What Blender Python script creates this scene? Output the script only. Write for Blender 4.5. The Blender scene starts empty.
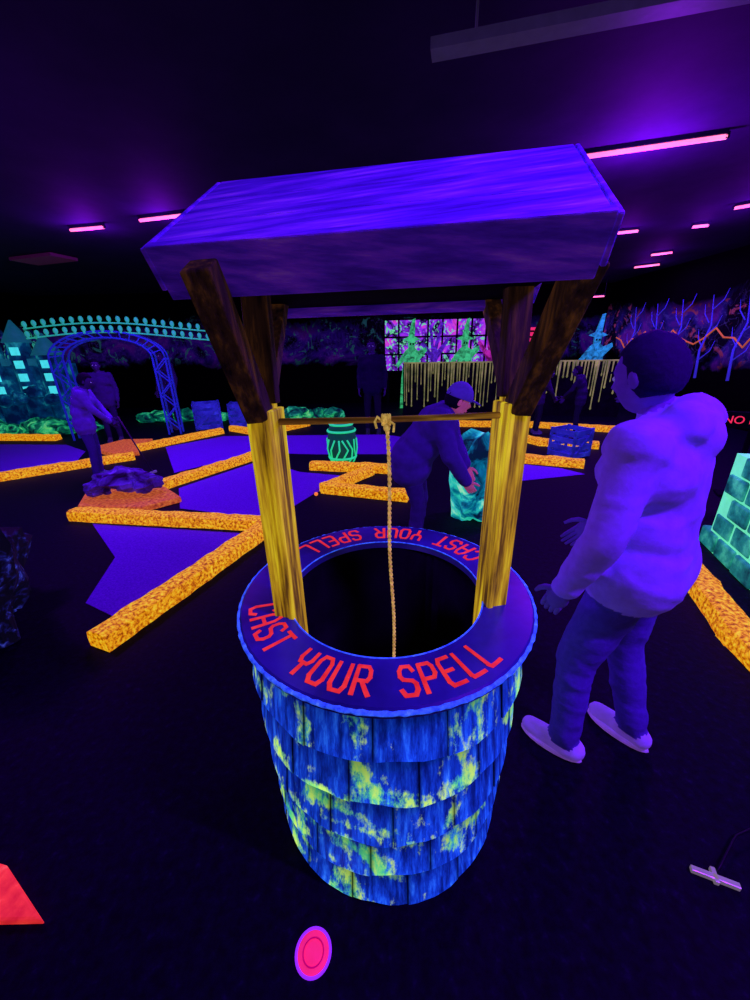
import bpy, math, random
from mathutils import Vector, Matrix, noise
random.seed(7)
S=bpy.context.scene
try:
    S.view_settings.view_transform='Standard'; S.view_settings.look='None'
except Exception: pass
D=math.radians
COL=bpy.context.collection

# ------------------------------------------------------------------ camera
cam=bpy.data.cameras.new('camera'); co=bpy.data.objects.new('camera',cam); COL.objects.link(co)
co.matrix_world=Matrix.Translation((0,0,1.65))@Matrix.Rotation(D(68.2),4,'X')@Matrix.Rotation(D(-1.3),4,'Z')
S.camera=co
cam.sensor_fit='VERTICAL'; cam.sensor_height=24; cam.lens=9.0; cam.clip_start=0.02

# ------------------------------------------------------------------ materials
def newmat(name,spec=.3):
    m=bpy.data.materials.new(name); m.use_nodes=True
    nt=m.node_tree; nt.nodes.clear()
    out=nt.nodes.new('ShaderNodeOutputMaterial'); b=nt.nodes.new('ShaderNodeBsdfPrincipled')
    b.inputs['Specular IOR Level'].default_value=spec
    nt.links.new(b.outputs[0],out.inputs[0])
    return m,nt,b
def ramp(nt,stops,interp='LINEAR'):
    r=nt.nodes.new('ShaderNodeValToRGB'); r.color_ramp.interpolation=interp
    e=r.color_ramp.elements
    while len(e)<len(stops): e.new(0.5)
    for i,(p,c) in enumerate(stops):
        e[i].position=p; e[i].color=(c[0],c[1],c[2],1)
    return r
def nz(nt,vec,scale,detail=4,rough=.55,dist=0):
    n=nt.nodes.new('ShaderNodeTexNoise'); n.inputs['Scale'].default_value=scale
    n.inputs['Detail'].default_value=detail; n.inputs['Roughness'].default_value=rough
    n.inputs['Distortion'].default_value=dist
    nt.links.new(vec,n.inputs['Vector']); return n.outputs['Fac']
def coords(nt,scale=(1,1,1),kind='Object',rot=(0,0,0),loc=(0,0,0)):
    t=nt.nodes.new('ShaderNodeTexCoord'); mp=nt.nodes.new('ShaderNodeMapping')
    mp.inputs['Scale'].default_value=scale; mp.inputs['Rotation'].default_value=rot; mp.inputs['Location'].default_value=loc
    nt.links.new(t.outputs[kind],mp.inputs['Vector']); return mp.outputs[0]
def mixc(nt,fac,a,b,mode='MIX'):
    m=nt.nodes.new('ShaderNodeMix'); m.data_type='RGBA'; m.blend_type=mode
    for sock,v in ((m.inputs[0],fac),(m.inputs[6],a),(m.inputs[7],b)):
        if hasattr(v,'is_output'): nt.links.new(v,sock)
        elif isinstance(v,(int,float)): sock.default_value=v
        else: sock.default_value=(v[0],v[1],v[2],1)
    return m.outputs[2]
def mth(nt,op,a,b=0.0,clamp=False):
    m=nt.nodes.new('ShaderNodeMath'); m.operation=op; m.use_clamp=clamp
    for i,v in enumerate((a,b)):
        if hasattr(v,'is_output'): nt.links.new(v,m.inputs[i])
        else: m.inputs[i].default_value=v
    return m.outputs[0]
def hook(nt,b,col,emis,rough=.7,bumpfac=None,bump=.3,basemul=None,metal=0,bdist=.01):
    for s in ('Base Color','Emission Color'):
        v=col
        if s=='Base Color' and basemul is not None: v=mixc(nt,1.0,col,(basemul,)*3,'MULTIPLY') if hasattr(col,'is_output') else tuple(c*basemul for c in col)
        if hasattr(v,'is_output'): nt.links.new(v,b.inputs[s])
        else: b.inputs[s].default_value=(v[0],v[1],v[2],1)
    b.inputs['Emission Strength'].default_value=emis
    b.inputs['Roughness'].default_value=rough; b.inputs['Metallic'].default_value=metal
    if bumpfac is not None:
        bn=nt.nodes.new('ShaderNodeBump'); bn.inputs['Strength'].default_value=bump; bn.inputs['Distance'].default_value=bdist
        nt.links.new(bumpfac,bn.inputs['Height']); nt.links.new(bn.outputs[0],b.inputs['Normal'])
def noisemat(name,stops,scale=8,emis=0.0,rough=.7,stretch=(1,1,1),bump=.3,detail=5,dist=0,basemul=None,interp='LINEAR',bdist=.01,metal=0,spec=.3):
    m,nt,b=newmat(name,spec); v=coords(nt,stretch); f=nz(nt,v,scale,detail,.6,dist)
    r=ramp(nt,stops,interp); nt.links.new(f,r.inputs[0])
    hook(nt,b,r.outputs[0],emis,rough,f,bump,basemul,metal,bdist); return m

# shingles: blue brush streaks, glowing green patches, dark joints (UV per shingle)
def shingle_mat():
    m,nt,b=newmat('painted_shingle')
    uv=coords(nt,(1,1,1),'UV'); ob=coords(nt)
    st=coords(nt,(30,30,2.0))
    s=nz(nt,st,1.3,6,.72)
    r=ramp(nt,[(.28,(.0,.004,.07)),(.42,(.003,.018,.28)),(.53,(.006,.05,.62)),(.64,(.02,.15,.95)),(.77,(.12,.45,1.0))]); nt.links.new(s,r.inputs[0])
    p=nz(nt,ob,3.1,3,.55,.9)
    pd=nz(nt,coords(nt,(9,9,3.6)),2.4,6,.75)
    pm=mth(nt,'ADD',p,mth(nt,'MULTIPLY',mth(nt,'SUBTRACT',pd,.5),.62))
    pr=ramp(nt,[(.545,(0,0,0)),(.63,(1,1,1))]); nt.links.new(pm,pr.inputs[0])
    g=ramp(nt,[(.3,(.01,.38,.42)),(.48,(.12,.75,.25)),(.62,(.60,.95,.16))]); nt.links.new(pd,g.inputs[0])
    c=mixc(nt,pr.outputs[0],r.outputs[0],g.outputs[0])
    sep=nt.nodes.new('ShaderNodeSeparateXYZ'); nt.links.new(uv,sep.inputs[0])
    ex=mth(nt,'ABSOLUTE',mth(nt,'SUBTRACT',sep.outputs[0],.5))
    jr=ramp(nt,[(.0,(1,1,1)),(.44,(.85,.85,.85)),(.49,(.35,.35,.35)),(.5,(.15,.15,.15))]); nt.links.new(ex,jr.inputs[0])
    vr=ramp(nt,[(.0,(1.1,1.1,1.1)),(.05,(1,1,1)),(.4,(.75,.75,.78)),(.8,(.32,.32,.40)),(1,(.10,.10,.16))]); nt.links.new(sep.outputs[1],vr.inputs[0])  # darker towards each shingle's top: shade beneath the overlapping row, painted in
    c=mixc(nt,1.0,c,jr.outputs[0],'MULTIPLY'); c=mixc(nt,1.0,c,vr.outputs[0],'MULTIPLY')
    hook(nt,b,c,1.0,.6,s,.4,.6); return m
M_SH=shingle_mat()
M_BLK=noisemat('black_paint',[(.3,(.002,.002,.004)),(.7,(.006,.005,.012))],6,0,.9,spec=.05)
M_RIM=noisemat('rim_paint',[(.3,(.008,.005,.10)),(.55,(.020,.010,.22)),(.75,(.04,.015,.36))],4,.24,.30,(1,1,1),.15)
M_EDGE=noisemat('rim_edge_glow',[(.3,(.01,.03,.5)),(.6,(.04,.14,.95)),(.8,(.2,.4,1.0))],60,.8,.6,(1,1,1),.8)
M_RED=noisemat('red_letter_paint',[(.3,(.62,.012,.015)),(.7,(.88,.04,.03))],30,.9,.6,(1,1,1),.1,5,0,.3)
M_POST=noisemat('glow_wood',[(.28,(.02,.008,.002)),(.40,(.13,.055,.004)),(.52,(.50,.28,.008)),(.68,(.90,.72,.02))],1.6,.72,.7,(26,26,1.6),.6,6,0,.3)
M_BRACE=noisemat('dark_wood',[(.32,(.003,.001,.002)),(.5,(.022,.008,.005)),(.66,(.10,.032,.008)),(.8,(.32,.12,.02))],1.6,.36,.7,(22,22,2.0),.6,6,0,.3)
M_RAIL=noisemat('rail_wood',[(.30,(.02,.006,.003)),(.5,(.12,.045,.01)),(.75,(.5,.26,.03))],1.6,.5,.7,(2,30,30),.6,6)
M_ROPE=noisemat('rope_fibre',[(.3,(.30,.15,.02)),(.7,(.85,.58,.14))],90,.6,.8,(1,1,1),.8)
M_ROOF=noisemat('roof_plank',[(.30,(.05,.006,.42)),(.48,(.12,.018,.78)),(.60,(.24,.03,1.0)),(.72,(.42,.10,1.0))],1.5,.12,.45,(1.2,26,26),.6,8)
M_CURB=noisemat('glow_stone_curb',[(.30,(.16,.02,.0)),(.42,(.62,.14,.0)),(.53,(.95,.38,.005)),(.66,(1.0,.72,.03))],42,.78,.8,(1,1,1),.8,6,0,.3)
M_PAD=noisemat('glow_brick_pad',[(.30,(.22,.02,.02)),(.5,(.75,.12,.03)),(.7,(.98,.30,.05))],28,.55,.8,(1,1,1),.6,6,0,.3)
M_FLOOR=noisemat('carpet_floor',[(.35,(.0010,.0008,.004)),(.6,(.0025,.002,.012)),(.8,(.010,.006,.04))],30,0,.7,(1,1,1),.3,8,spec=.07)
M_TURF=noisemat('putting_turf',[(.3,(.09,.022,.38)),(.7,(.18,.045,.60))],60,0.01,.8,(1,1,1),.5,6,spec=.1)
M_CEIL=noisemat('ceiling_paint',[(.3,(.016,.009,.03)),(.7,(.026,.015,.045))],2,0,.8,spec=.05)
M_WALL=noisemat('wall_paint',[(.3,(.006,.005,.012)),(.7,(.014,.010,.03))],2,0,.9)
def flat(name,c,e=0.0,rough=.6,metal=0):
    c2=tuple(x*.8 for x in c); return noisemat(name,[(.3,c2),(.7,c)],12,e,rough,metal=metal,bump=.1)
def tubemat():
    m,nt,b=newmat('blacklight_tube'); f=nz(nt,coords(nt),3); r=ramp(nt,[(.3,(1,.10,.34)),(.7,(1,.18,.38))]); nt.links.new(f,r.inputs[0])
    hook(nt,b,r.outputs[0],2.2,.4); return m
M_TUBE=tubemat()
M_HOUS=flat('fixture_housing',(.02,.012,.05))

# ------------------------------------------------------------------ mesh accumulator
class MB:
    def __init__(s): s.v=[];s.f=[];s.m=[];s.sm=[];s.uv={}
    def add(s,vs,fs,mi=0,sm=False,uvs=None):
        o=len(s.v); s.v+= [tuple(x) for x in vs]
        for k,f in enumerate(fs):
            if uvs is not None: s.uv[len(s.f)]=uvs[k]
            s.f.append(tuple(i+o for i in f)); s.m.append(mi); s.sm.append(sm)
    def box(s,c,size,R=None,mi=0,taper=1.0):
        c=Vector(c); R=R or Matrix.Identity(3); a,b,d=[x/2 for x in size]
        vs=[]
        for z in (-d,d):
            k=taper if z>0 else 1
            for x,y in ((-a,-b),(a,-b),(a,b),(-a,b)): vs.append(c+R@Vector((x*k,y*k,z)))
        s.add(vs,[(3,2,1,0),(4,5,6,7),(0,1,5,4),(1,2,6,5),(2,3,7,6),(3,0,4,7)],mi)
    def beam(s,p0,p1,w,h,mi=0,up=(0,0,1)):
        p0=Vector(p0);p1=Vector(p1);z=(p1-p0).normalized(); u=Vector(up)
        if abs(z.dot(u))>.95: u=Vector((0,1,0))
        x=u.cross(z).normalized(); y=z.cross(x); R=Matrix((x,y,z)).transposed()
        s.box((p0+p1)/2,(w,h,(p1-p0).length),R,mi)
    def tube(s,pts,rad,n=8,mi=0,cap=True,sm=True,closed=False):
        pts=[Vector(p) for p in pts]; N=len(pts)
        if not isinstance(rad,(list,tuple)): rad=[rad]*N
        vs=[];prev=None
        for i,p in enumerate(pts):
            if closed: t=(pts[(i+1)%N]-pts[i-1])
            else: t=(pts[min(i+1,N-1)]-pts[max(i-1,0)])
            t.normalize()
            if prev is None:
                a=Vector((0,0,1)) if abs(t.z)<.9 else Vector((1,0,0)); x=a.cross(t).normalized()
            else:
                x=prev-t*prev.dot(t)
                x.normalize()
            prev=x; y=t.cross(x)
            for k in range(n):
                an=2*math.pi*k/n; vs.append(p+(x*math.cos(an)+y*math.sin(an))*rad[i])
        fs=[]
        for i in range(N if closed else N-1):
            for k in range(n):
                a=i*n+k;b=i*n+(k+1)%n; j=(i+1)%N
                fs.append((a,b,j*n+(k+1)%n,j*n+k))
        if cap and not closed: fs+= [tuple(range(n))[::-1],tuple((N-1)*n+k for k in range(n))]
        s.add(vs,fs,mi,sm)
    def cyl(s,p0,p1,r0,r1=None,n=20,mi=0,cap=True,sm=True): s.tube([p0,p1],[r0,r0 if r1 is None else r1],n,mi,cap,sm)
    def ell(s,c,r,R=None,mi=0,nu=16,nv=10,fn=None,sm=True):
        c=Vector(c); R=R or Matrix.Identity(3); vs=[]
        for j in range(nv+1):
            ph=-math.pi/2+math.pi*j/nv
            for i in range(nu):
                th=2*math.pi*i/nu
                p=Vector((math.cos(ph)*math.cos(th),math.cos(ph)*math.sin(th),math.sin(ph)))
                q=fn(p) if fn else Vector((p.x*r[0],p.y*r[1],p.z*r[2]))
                vs.append(c+R@q)
        fs=[]
        for j in range(nv):
            for i in range(nu):
                fs.append((j*nu+i,j*nu+(i+1)%nu,(j+1)*nu+(i+1)%nu,(j+1)*nu+i))
        s.add(vs,fs,mi,sm)
    def rock(s,c,r,seed=0,mi=0,rough=.25,nu=20,nv=12,sm=False):
        def fn(p):
            k=1+rough*noise.noise(p*1.6+Vector((seed*3.1,seed,0)))*1.6+rough*.4*noise.noise(p*4+Vector((0,seed*2.3,1)))
            return Vector((p.x*r[0]*k,p.y*r[1]*k,p.z*r[2]*k))
        s.ell(c,r,None,mi,nu,nv,fn,sm)
    def prism(s,poly,z0,z1,mi=0):
        n=len(poly); vs=[(x,y,z0) for x,y in poly]+[(x,y,z1) for x,y in poly]
        fs=[tuple(range(n))[::-1],tuple(range(n,2*n))]+[(i,(i+1)%n,n+(i+1)%n,n+i) for i in range(n)]
        s.add(vs,fs,mi)
    def build(s,name,mats,parent=None,bevel=0,loc=None):
        me=bpy.data.meshes.new(name); me.from_pydata(s.v,[],s.f)
        for m in mats: me.materials.append(m)
        for p,mi,sm in zip(me.polygons,s.m,s.sm): p.material_index=mi; p.use_smooth=sm
        if s.uv:
            ul=me.uv_layers.new(name='UVMap')
            for k,us in s.uv.items():
                p=me.polygons[k]
                for li,u in zip(p.loop_indices,us): ul.data[li].uv=u
        me.update()
        o=bpy.data.objects.new(name,me); COL.objects.link(o)
        if bevel:
            b=o.modifiers.new('bevel','BEVEL'); b.width=bevel; b.segments=2; b.limit_method='ANGLE'
        if parent is not None: setpar(o,parent)
        return o
def empty(name,loc=(0,0,0)):
    e=bpy.data.objects.new(name,None); e.location=loc; e.empty_display_size=.1; COL.objects.link(e); return e
def setpar(o,p):
    o.parent=p; o.matrix_parent_inverse=Matrix.Translation(p.location).inverted()

# ------------------------------------------------------------------ room shell
def plane_box(name,c,size,mat):
    b=MB(); b.box(c,size); return b.build(name,[mat])
XL,XR,YB,YF,H=-10.5,7.4,13.0,-3.0,3.4
plane_box('floor',((XL+XR)/2,(YB+YF)/2,-.05),(XR-XL,YB-YF,.1),M_FLOOR)
plane_box('ceiling',((XL+XR)/2,(YB+YF)/2,H+.05),(XR-XL,YB-YF,.1),M_CEIL)
def mural(name,a,b2,c3,seed,z0=.4,z1=2.6,strength=1.0,sc=1.0,thr=.0):
    m,nt,b=newmat(name,.05)
    g=nt.nodes.new('ShaderNodeNewGeometry'); P=g.outputs['Position']
    mp=nt.nodes.new('ShaderNodeMapping'); mp.inputs['Location'].default_value=(seed*3.7,seed,seed*.7); nt.links.new(P,mp.inputs['Vector'])
    V=mp.outputs[0]
    n1=nz(nt,V,.9*sc,5,.6,1.2); n2=nz(nt,V,2.3*sc,4,.6,2.5); n3=nz(nt,V,3.6*sc,3,.5,1.5)
    r1=ramp(nt,[(.42+thr,(.004,.001,.02)),(.52+thr,a),(.62+thr,b2),(.72+thr,(.01,.0,.05))]); nt.links.new(n1,r1.inputs[0])
    r2=ramp(nt,[(.56+thr,(0,0,0)),(.60+thr,(1,1,1)),(.66+thr,(1,1,1)),(.69+thr,(0,0,0))]); nt.links.new(n2,r2.inputs[0])
    col=mixc(nt,r2.outputs[0],r1.outputs[0],c3)
    r3=ramp(nt,[(.485,(0,0,0)),(.5,(1,1,1)),(.515,(0,0,0))]); nt.links.new(n3,r3.inputs[0])
    col=mixc(nt,mth(nt,'MULTIPLY',r3.outputs[0],.4),col,(.20,.10,1.0))
    sp=nt.nodes.new('ShaderNodeSeparateXYZ'); nt.links.new(P,sp.inputs[0])
    zz=mth(nt,'ADD',sp.outputs[2],mth(nt,'MULTIPLY',mth(nt,'SUBTRACT',n1,.5),1.2))
    band=ramp(nt,[(max(0,z0/4),(0,0,0)),(z0/4+.08,(1,1,1)),(z1/4-.1,(1,1,1)),(z1/4,(0,0,0))]); nt.links.new(mth(nt,'DIVIDE',zz,4.0),band.inputs[0])
    col=mixc(nt,1.0,col,band.outputs[0],'MULTIPLY')
    hook(nt,b,col,strength,.8,None,basemul=.1); return m
MU_B=mural('mural_graveyard',(.04,.004,.38),(.14,.010,.50),(.04,.22,.30),1,1.3,2.6,.15,1.0,.03)
MU_R=mural('mural_forest',(.03,.01,.38),(.16,.01,.55),(.45,.05,.22),4,1.2,2.7,.32,.7,.02)
MU_L=mural('mural_castle',(.0,.03,.30),(.02,.18,.5),(.04,.6,.45),9,1.1,2.5,.45)
MU_P=mural('mural_window_scene',(.25,.02,.85),(.70,.05,.70),(.15,.75,.35),13,.2,3.6,.95,1.6)
plane_box('wall_back',((XL+XR)/2,YB+.05,H/2),(XR-XL,.1,H),MU_B)
plane_box('wall_left',(XL-.05,(YB+YF)/2,H/2),(.1,YB-YF,H),MU_L)
plane_box('wall_right',(XR+.05,(YB+YF)/2,H/2),(.1,YB-YF,H),MU_R)
plane_box('wall_front',((XL+XR)/2,YF-.05,H/2),(XR-XL,.1,H),M_WALL)

# ------------------------------------------------------------------ wishing well
WX,WY,RH=.028,1.062,.913
well=empty('wishing_well',(WX,WY,0))
def pol(a,r,z): return Vector((WX+r*math.cos(a),WY+r*math.sin(a),z))
RB=.402; RTOP=.028
b=MB()
rows=5; z_top=RH-.03; rh=z_top/rows
def RR(z): return RB+RTOP*z/z_top
for i in range(rows):
    zb=z_top-(i+1)*rh; N=15; off=(i%2)*.5+.13*i
    for k in range(N):
        a0=2*math.pi*(k+off)/N+.003; a1=2*math.pi*(k+1+off)/N-.003
        dz=random.uniform(-.006,.006) if i<rows-1 else random.uniform(0,.006); dr=random.uniform(0,.004)
        z0=max(.001,zb+dz); z1=zb+rh+.015
        if i==0: z1=z_top
        nu,nv=6,5; vs=[];uvf=[];fs=[]
        for j in range(nv+1):
            t=j/nv
            for q in range(nu+1):
                a=a0+(a1-a0)*q/nu
                z=z0+(z1-z0)*t+(1-t)*.008*math.sin(a*7+i*2)+(1-t)*.004*math.cos(q*1.1+k)
                z=max(z,.001)
                r=RR(z)+.028+dr-.028*t
                vs.append(pol(a,r+.0025*noise.noise(Vector((a*9,z*14,i))),z))
        for j in range(nv):
            for q in range(nu):
                A=j*(nu+1)+q; fs.append((A,A+1,A+nu+2,A+nu+1))
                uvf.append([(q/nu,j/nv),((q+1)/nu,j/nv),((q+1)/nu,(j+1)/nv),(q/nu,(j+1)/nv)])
        base=len(vs)
        for q in range(nu+1): v=vs[q]; vs.append(pol(a0+(a1-a0)*q/nu,RR(z0)-.004,v.z))
        for q in range(nu): fs.append((base+q,base+q+1,q+1,q)); uvf.append([(0,1)]*4)  # underside shade painted in: mapped to the ramp's darkest end
        s0=len(vs); vs+= [pol(a0,RR(z1)-.004,z1),pol(a1,RR(z1)-.004,z1)]
        fs.append((0,nv*(nu+1),s0,base)); uvf.append([(0,1)]*4)
        fs.append((nu,base+nu,s0+1,nv*(nu+1)+nu)); uvf.append([(0,1)]*4)
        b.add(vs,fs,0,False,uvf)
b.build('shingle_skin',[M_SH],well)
b=MB()
n=64
vs=[];fs=[]
for r,z in ((RB-.003,0),(RB+RTOP-.003,RH-.03),(.318,RH-.03),(.318,.02)):
    for k in range(n): vs.append(pol(2*math.pi*k/n,r,z))
for j in range(3):
    for k in range(n): fs.append((j*n+k,j*n+(k+1)%n,(j+1)*n+(k+1)%n,(j+1)*n+k))
fs.append(tuple(3*n+k for k in range(n)))
b.add(vs,fs,0,True); b.build('drum',[M_BLK],well)
b=MB(); n=96; vs=[];fs=[]
RO=.467
prof=[(.315,RH-.028),(.315,RH-.005),(.320,RH),(RO-.006,RH),(RO,RH-.005),(RO,RH-.028)]
for r,z in prof:
    for k in range(n): vs.append(pol(2*math.pi*k/n,r,z))
for j in range(len(prof)):
    for k in range(n):
        j2=(j+1)%len(prof); fs.append((j*n+(k+1)%n,j*n+k,j2*n+k,j2*n+(k+1)%n))
b.add(vs,fs,0,False); b.build('rim_board',[M_RIM],well)
b=MB()
b.tube([pol(2*math.pi*k/220,RO+.001+.0007*math.sin(k*2.3),RH-.010+.0007*math.cos(k*3.1)) for k in range(220)],[.0065+.0008*math.sin(k*1.7) for k in range(220)],8,0,False,True,True)
b.tube([pol(2*math.pi*k/120,.316,RH-.002) for k in range(120)],.0022,6,0,False,True,True)
b.build('rim_edging',[M_EDGE],well)
GL={'C':[[(1,.82),(.8,1),(.2,1),(0,.8),(0,.2),(.2,0),(.8,0),(1,.18)]],
'A':[[(0,0),(0,.75),(.25,1),(.75,1),(1,.75),(1,0)],[(0,.42),(1,.42)]],
'S':[[(1,.82),(.8,1),(.2,1),(0,.84),(0,.64),(.2,.53),(.8,.47),(1,.36),(1,.16),(.8,0),(.2,0),(0,.18)]],
'T':[[(-.05,1),(1.05,1)],[(.5,1),(.5,0)]],
'Y':[[(0,1),(0,.65),(.2,.48),(.8,.48),(1,.65),(1,1)],[(.5,.48),(.5,0)]],
'O':[[(.2,0),(0,.2),(0,.8),(.2,1),(.8,1),(1,.8),(1,.2),(.8,0),(.2,0)]],
'U':[[(0,1),(0,.2),(.2,0),(.8,0),(1,.2),(1,1)]],
'R':[[(0,0),(0,1),(.8,1),(1,.86),(1,.62),(.8,.48),(0,.48)],[(.45,.48),(1,0)]],
'P':[[(0,0),(0,1),(.8,1),(1,.86),(1,.6),(.8,.46),(0,.46)]],
'E':[[(1,1),(.15,1),(0,.85),(0,.15),(.15,0),(1,0)],[(0,.52),(.75,.52)]],
'L':[[(0,1),(0,.1),(.1,0),(1,0)]]}
b=MB(); zc=[0]
def ribbon(pl,wd,tr):
    for (x0,y0),(x1,y1) in zip(pl[:-1],pl[1:]):
        steps=max(1,int(math.hypot(x1-x0,y1-y0)/.012))
        d=Vector((x1-x0,y1-y0)); L=d.length; d/=L; nn=Vector((-d.y,d.x))*wd/2; e=d*wd*.32
        zc[0]+=1; z=RH+.0012+.00004*(zc[0]%20); vs=[];fs=[]
        for q in range(steps+1):
            p=Vector((x0,y0))-e+(Vector((x1-x0,y1-y0))+2*e)*q/steps
            for sg in (1,-1):
                pp=p+nn*sg; vs.append(tr(pp.x,pp.y,z))
        for q in range(steps): fs.append((2*q,2*q+1,2*q+3,2*q+2))
        b.add(vs,fs,0)
txt='CAST YOUR SPELL'
for a_start,a_end in ((192,312),(24,143)):
    n=len(txt); arc=D(a_end-a_start); slot=arc/n
    for i,ch in enumerate(txt):
        if ch==' ': continue
        ac=D(a_start)+slot*(i+.5); wl=.035; hl=.084; rb=.434
        def tr(x,y,z,ac=ac): 
            r=rb-y; return pol(ac+(x)/.39,r,z)
        for pl in GL[ch]:
            ribbon([((x-.5)*wl,y*hl) for x,y in pl],.0112,tr)
b.build('lettering',[M_RED],well)
# posts
PL=Vector((-.277,.955,0)); PR=Vector((.366,.985,0))
def rotz(a): return Matrix.Rotation(a,3,'Z')
b=MB()
for p,a in ((PL,D(-12)),(PR,D(10))):
    R=rotz(a)
    b.box((p.x,p.y,(.30+1.535)/2),(.050,.080,1.235),R)
    b.box((p.x+R[0][0]*(.030 if p.x<0 else -.030),p.y+R[1][0]*(.03 if p.x<0 else -.03),(.30+1.52)/2),(.018,.092,1.22),R)
b.build('posts',[M_POST],well,.004)
b=MB()
for p,sx in ((PL,-1),(PR,1)):
    b.beam((p.x+.008*-sx,p.y+.02,1.53),(p.x+.008*-sx,p.y+.05,1.86),.05,.06,0,(1,0,0))
    b.beam((p.x+.0*sx,p.y-.02,1.505),(p.x+.03*sx,.785,1.80),.062,.056,0,(1,0,0))
    b.beam((p.x,p.y+.01,1.50),(p.x-.0*sx,1.30,1.80),.045,.045,0,(1,0,0))
b.build('braces',[M_BRACE],well,.004)
b=MB(); b.tube([(PL.x-.02,PL.y,1.487),(0,.965,1.484),(PR.x+.02,PR.y,1.487)],[.009,.0075,.009],10)
b.build('crossbar',[M_RAIL],well)
b=MB()
rx,ry=.034,.955
for ph in (0,math.pi):
    pts=[]
    for k in range(300):
        z=1.484-.95*k/299; an=ph+k*.7
        pts.append((rx+.0026*math.cos(an)+.022*(k/299)+.003*math.sin(k*.04),ry+.0026*math.sin(an),z))
    b.tube(pts,.0030,6)
for j in range(4):
    x0=rx-.010+.006*j
    b.tube([(x0,ry+.010+.0125*math.cos(t*math.pi/6),1.484+.0125*math.sin(t*math.pi/6)) for t in range(12)],.0036,6,0,False,True,True)
b.tube([(rx-.010,ry-.008,1.482),(rx-.024,ry-.02,1.497),(rx-.030,ry-.02,1.485),(rx-.026,ry-.02,1.468)],.003,6)
b.tube([(rx+.006,ry-.01,1.484),(rx+.018,ry-.022,1.478),(rx+.016,ry-.02,1.458)],.003,6)
b.ell((rx,ry-.008,1.468),(.009,.009,.012),None,0,10,6)
b.build('rope',[M_ROPE],well)
# roof
RZ=D(-10.5); rc=Vector((.036,1.056,0)); Rr=rotz(RZ)
def RP(x,y,z): q=Rr@Vector((x,y,0)); return Vector((rc.x+q.x,rc.y+q.y,z))
hw_r,hw_e=.396,.397; run=.315; zr,ze=2.035,1.832
sl=math.hypot(run,zr-ze); nx,nzv=(zr-ze)/sl,run/sl; T=.095
b=MB()
for sg in (-1,1):
    npl=3
    for i in range(npl):
        t0=i/npl; t1=(i+1)/npl-.006
        y0,y1=sg*run*t0,sg*run*t1; z0=zr+(ze-zr)*t0; z1=zr+(ze-zr)*t1
        h0=hw_r+(hw_e-hw_r)*t0; h1=hw_r+(hw_e-hw_r)*t1
        th=.022
        def pt(x,y,z,d): return RP(x,y-sg*nx*d,z-nzv*d)
        vs=[pt(-h0,y0,z0,0),pt(h0,y0,z0,0),pt(h1,y1,z1,0),pt(-h1,y1,z1,0),pt(-h0,y0,z0,th),pt(h0,y0,z0,th),pt(h1,y1,z1,th),pt(-h1,y1,z1,th)]
        b.add(vs,[(0,1,2,3),(7,6,5,4),(0,4,5,1),(1,5,6,2),(2,6,7,3),(3,7,4,0)])
    y1=sg*(run+.004); z1=ze
    vs=[pt(-hw_e-.003,y1,z1,-.003),pt(hw_e+.003,y1,z1,-.003),pt(hw_e,y1,z1,T),pt(-hw_e,y1,z1,T)]
    y2=y1-sg*.022*run/sl; z2=z1+.022*(zr-ze)/sl
    vs+=[pt(-hw_e-.003,y2,z2,-.003),pt(hw_e+.003,y2,z2,-.003),pt(hw_e,y2,z2,T),pt(-hw_e,y2,z2,T)]
    b.add(vs,[(0,1,2,3),(7,6,5,4),(0,4,5,1),(1,5,6,2),(2,6,7,3),(3,7,4,0)])
    for ex in (-1,1):
        vs=[]
        for xo in (0,.010):
            x=ex*(hw_e+.002+xo)
            x0=ex*(hw_r+.002+xo)
            vs+=[pt(x0,0,zr,0),pt(x,y1,z1,0),pt(x,y1,z1,T*.8),pt(x0,0,zr,T*1.0)]
        b.add(vs,[(0,1,2,3),(7,6,5,4),(0,4,5,1),(1,5,6,2),(2,6,7,3),(3,7,4,0)])
b.build('roof_boards',[M_ROOF],well,.003)
b=MB()
for x in (-.3,.0,.3):
    for sg in (-1,1):
        b.beam(RP(x,0,zr-.06),RP(x,sg*(run-.03),ze-.03),.035,.05)
b.beam(RP(-.36,0,zr-.07),RP(.36,0,zr-.07),.03,.06)
vs=[RP(-.36,-.28,1.782),RP(.36,-.28,1.782),RP(.36,.28,1.782),RP(-.36,.28,1.782)]
vs+=[v+Vector((0,0,.012)) for v in vs]
b.add(vs,[(3,2,1,0),(4,5,6,7),(0,1,5,4),(1,2,6,5),(2,3,7,6),(3,0,4,7)])
b.build('roof_frame',[M_BLK],well)

# ------------------------------------------------------------------ curbs
def curb(name,path,w=.17,h=.12,mat=M_CURB,z=0.0):
    b=MB()
    for (a,c) in zip(path[:-1],path[1:]):
        a=Vector(a);c=Vector(c); L=(c-a).length; d=(c-a)/L; nn=Vector((-d.y,d.x))
        n=max(2,int(L/.07)); prof=[(-w/2,0),(-w/2,h*.5),(-w/2+.01,h*.88),(-w/4,h),(w/4,h),(w/2-.01,h*.88),(w/2,h*.5),(w/2,0)]
        vs=[];fs=[];m=len(prof)
        for i in range(n+1):
            p=a-d*w*.3+(c-a+d*w*.6)*i/n
            for x,zz in prof:
                q=p+nn*x; k=noise.noise(Vector((q.x*8,q.y*8,zz*9)))*.012
                vs.append((q.x+nn.x*k*(1 if x>0 else -1),q.y+nn.y*k*(1 if x>0 else -1),z+max(0,zz+(k if zz>0 else 0))))
        for i in range(n):
            for j in range(m-1): fs.append((i*m+j,i*m+j+1,(i+1)*m+j+1,(i+1)*m+j))
        fs+= [tuple(range(m)),tuple(n*m+j for j in range(m))[::-1]]
        b.add(vs,fs,0,False)
    return b.build(name,[mat])
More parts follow.
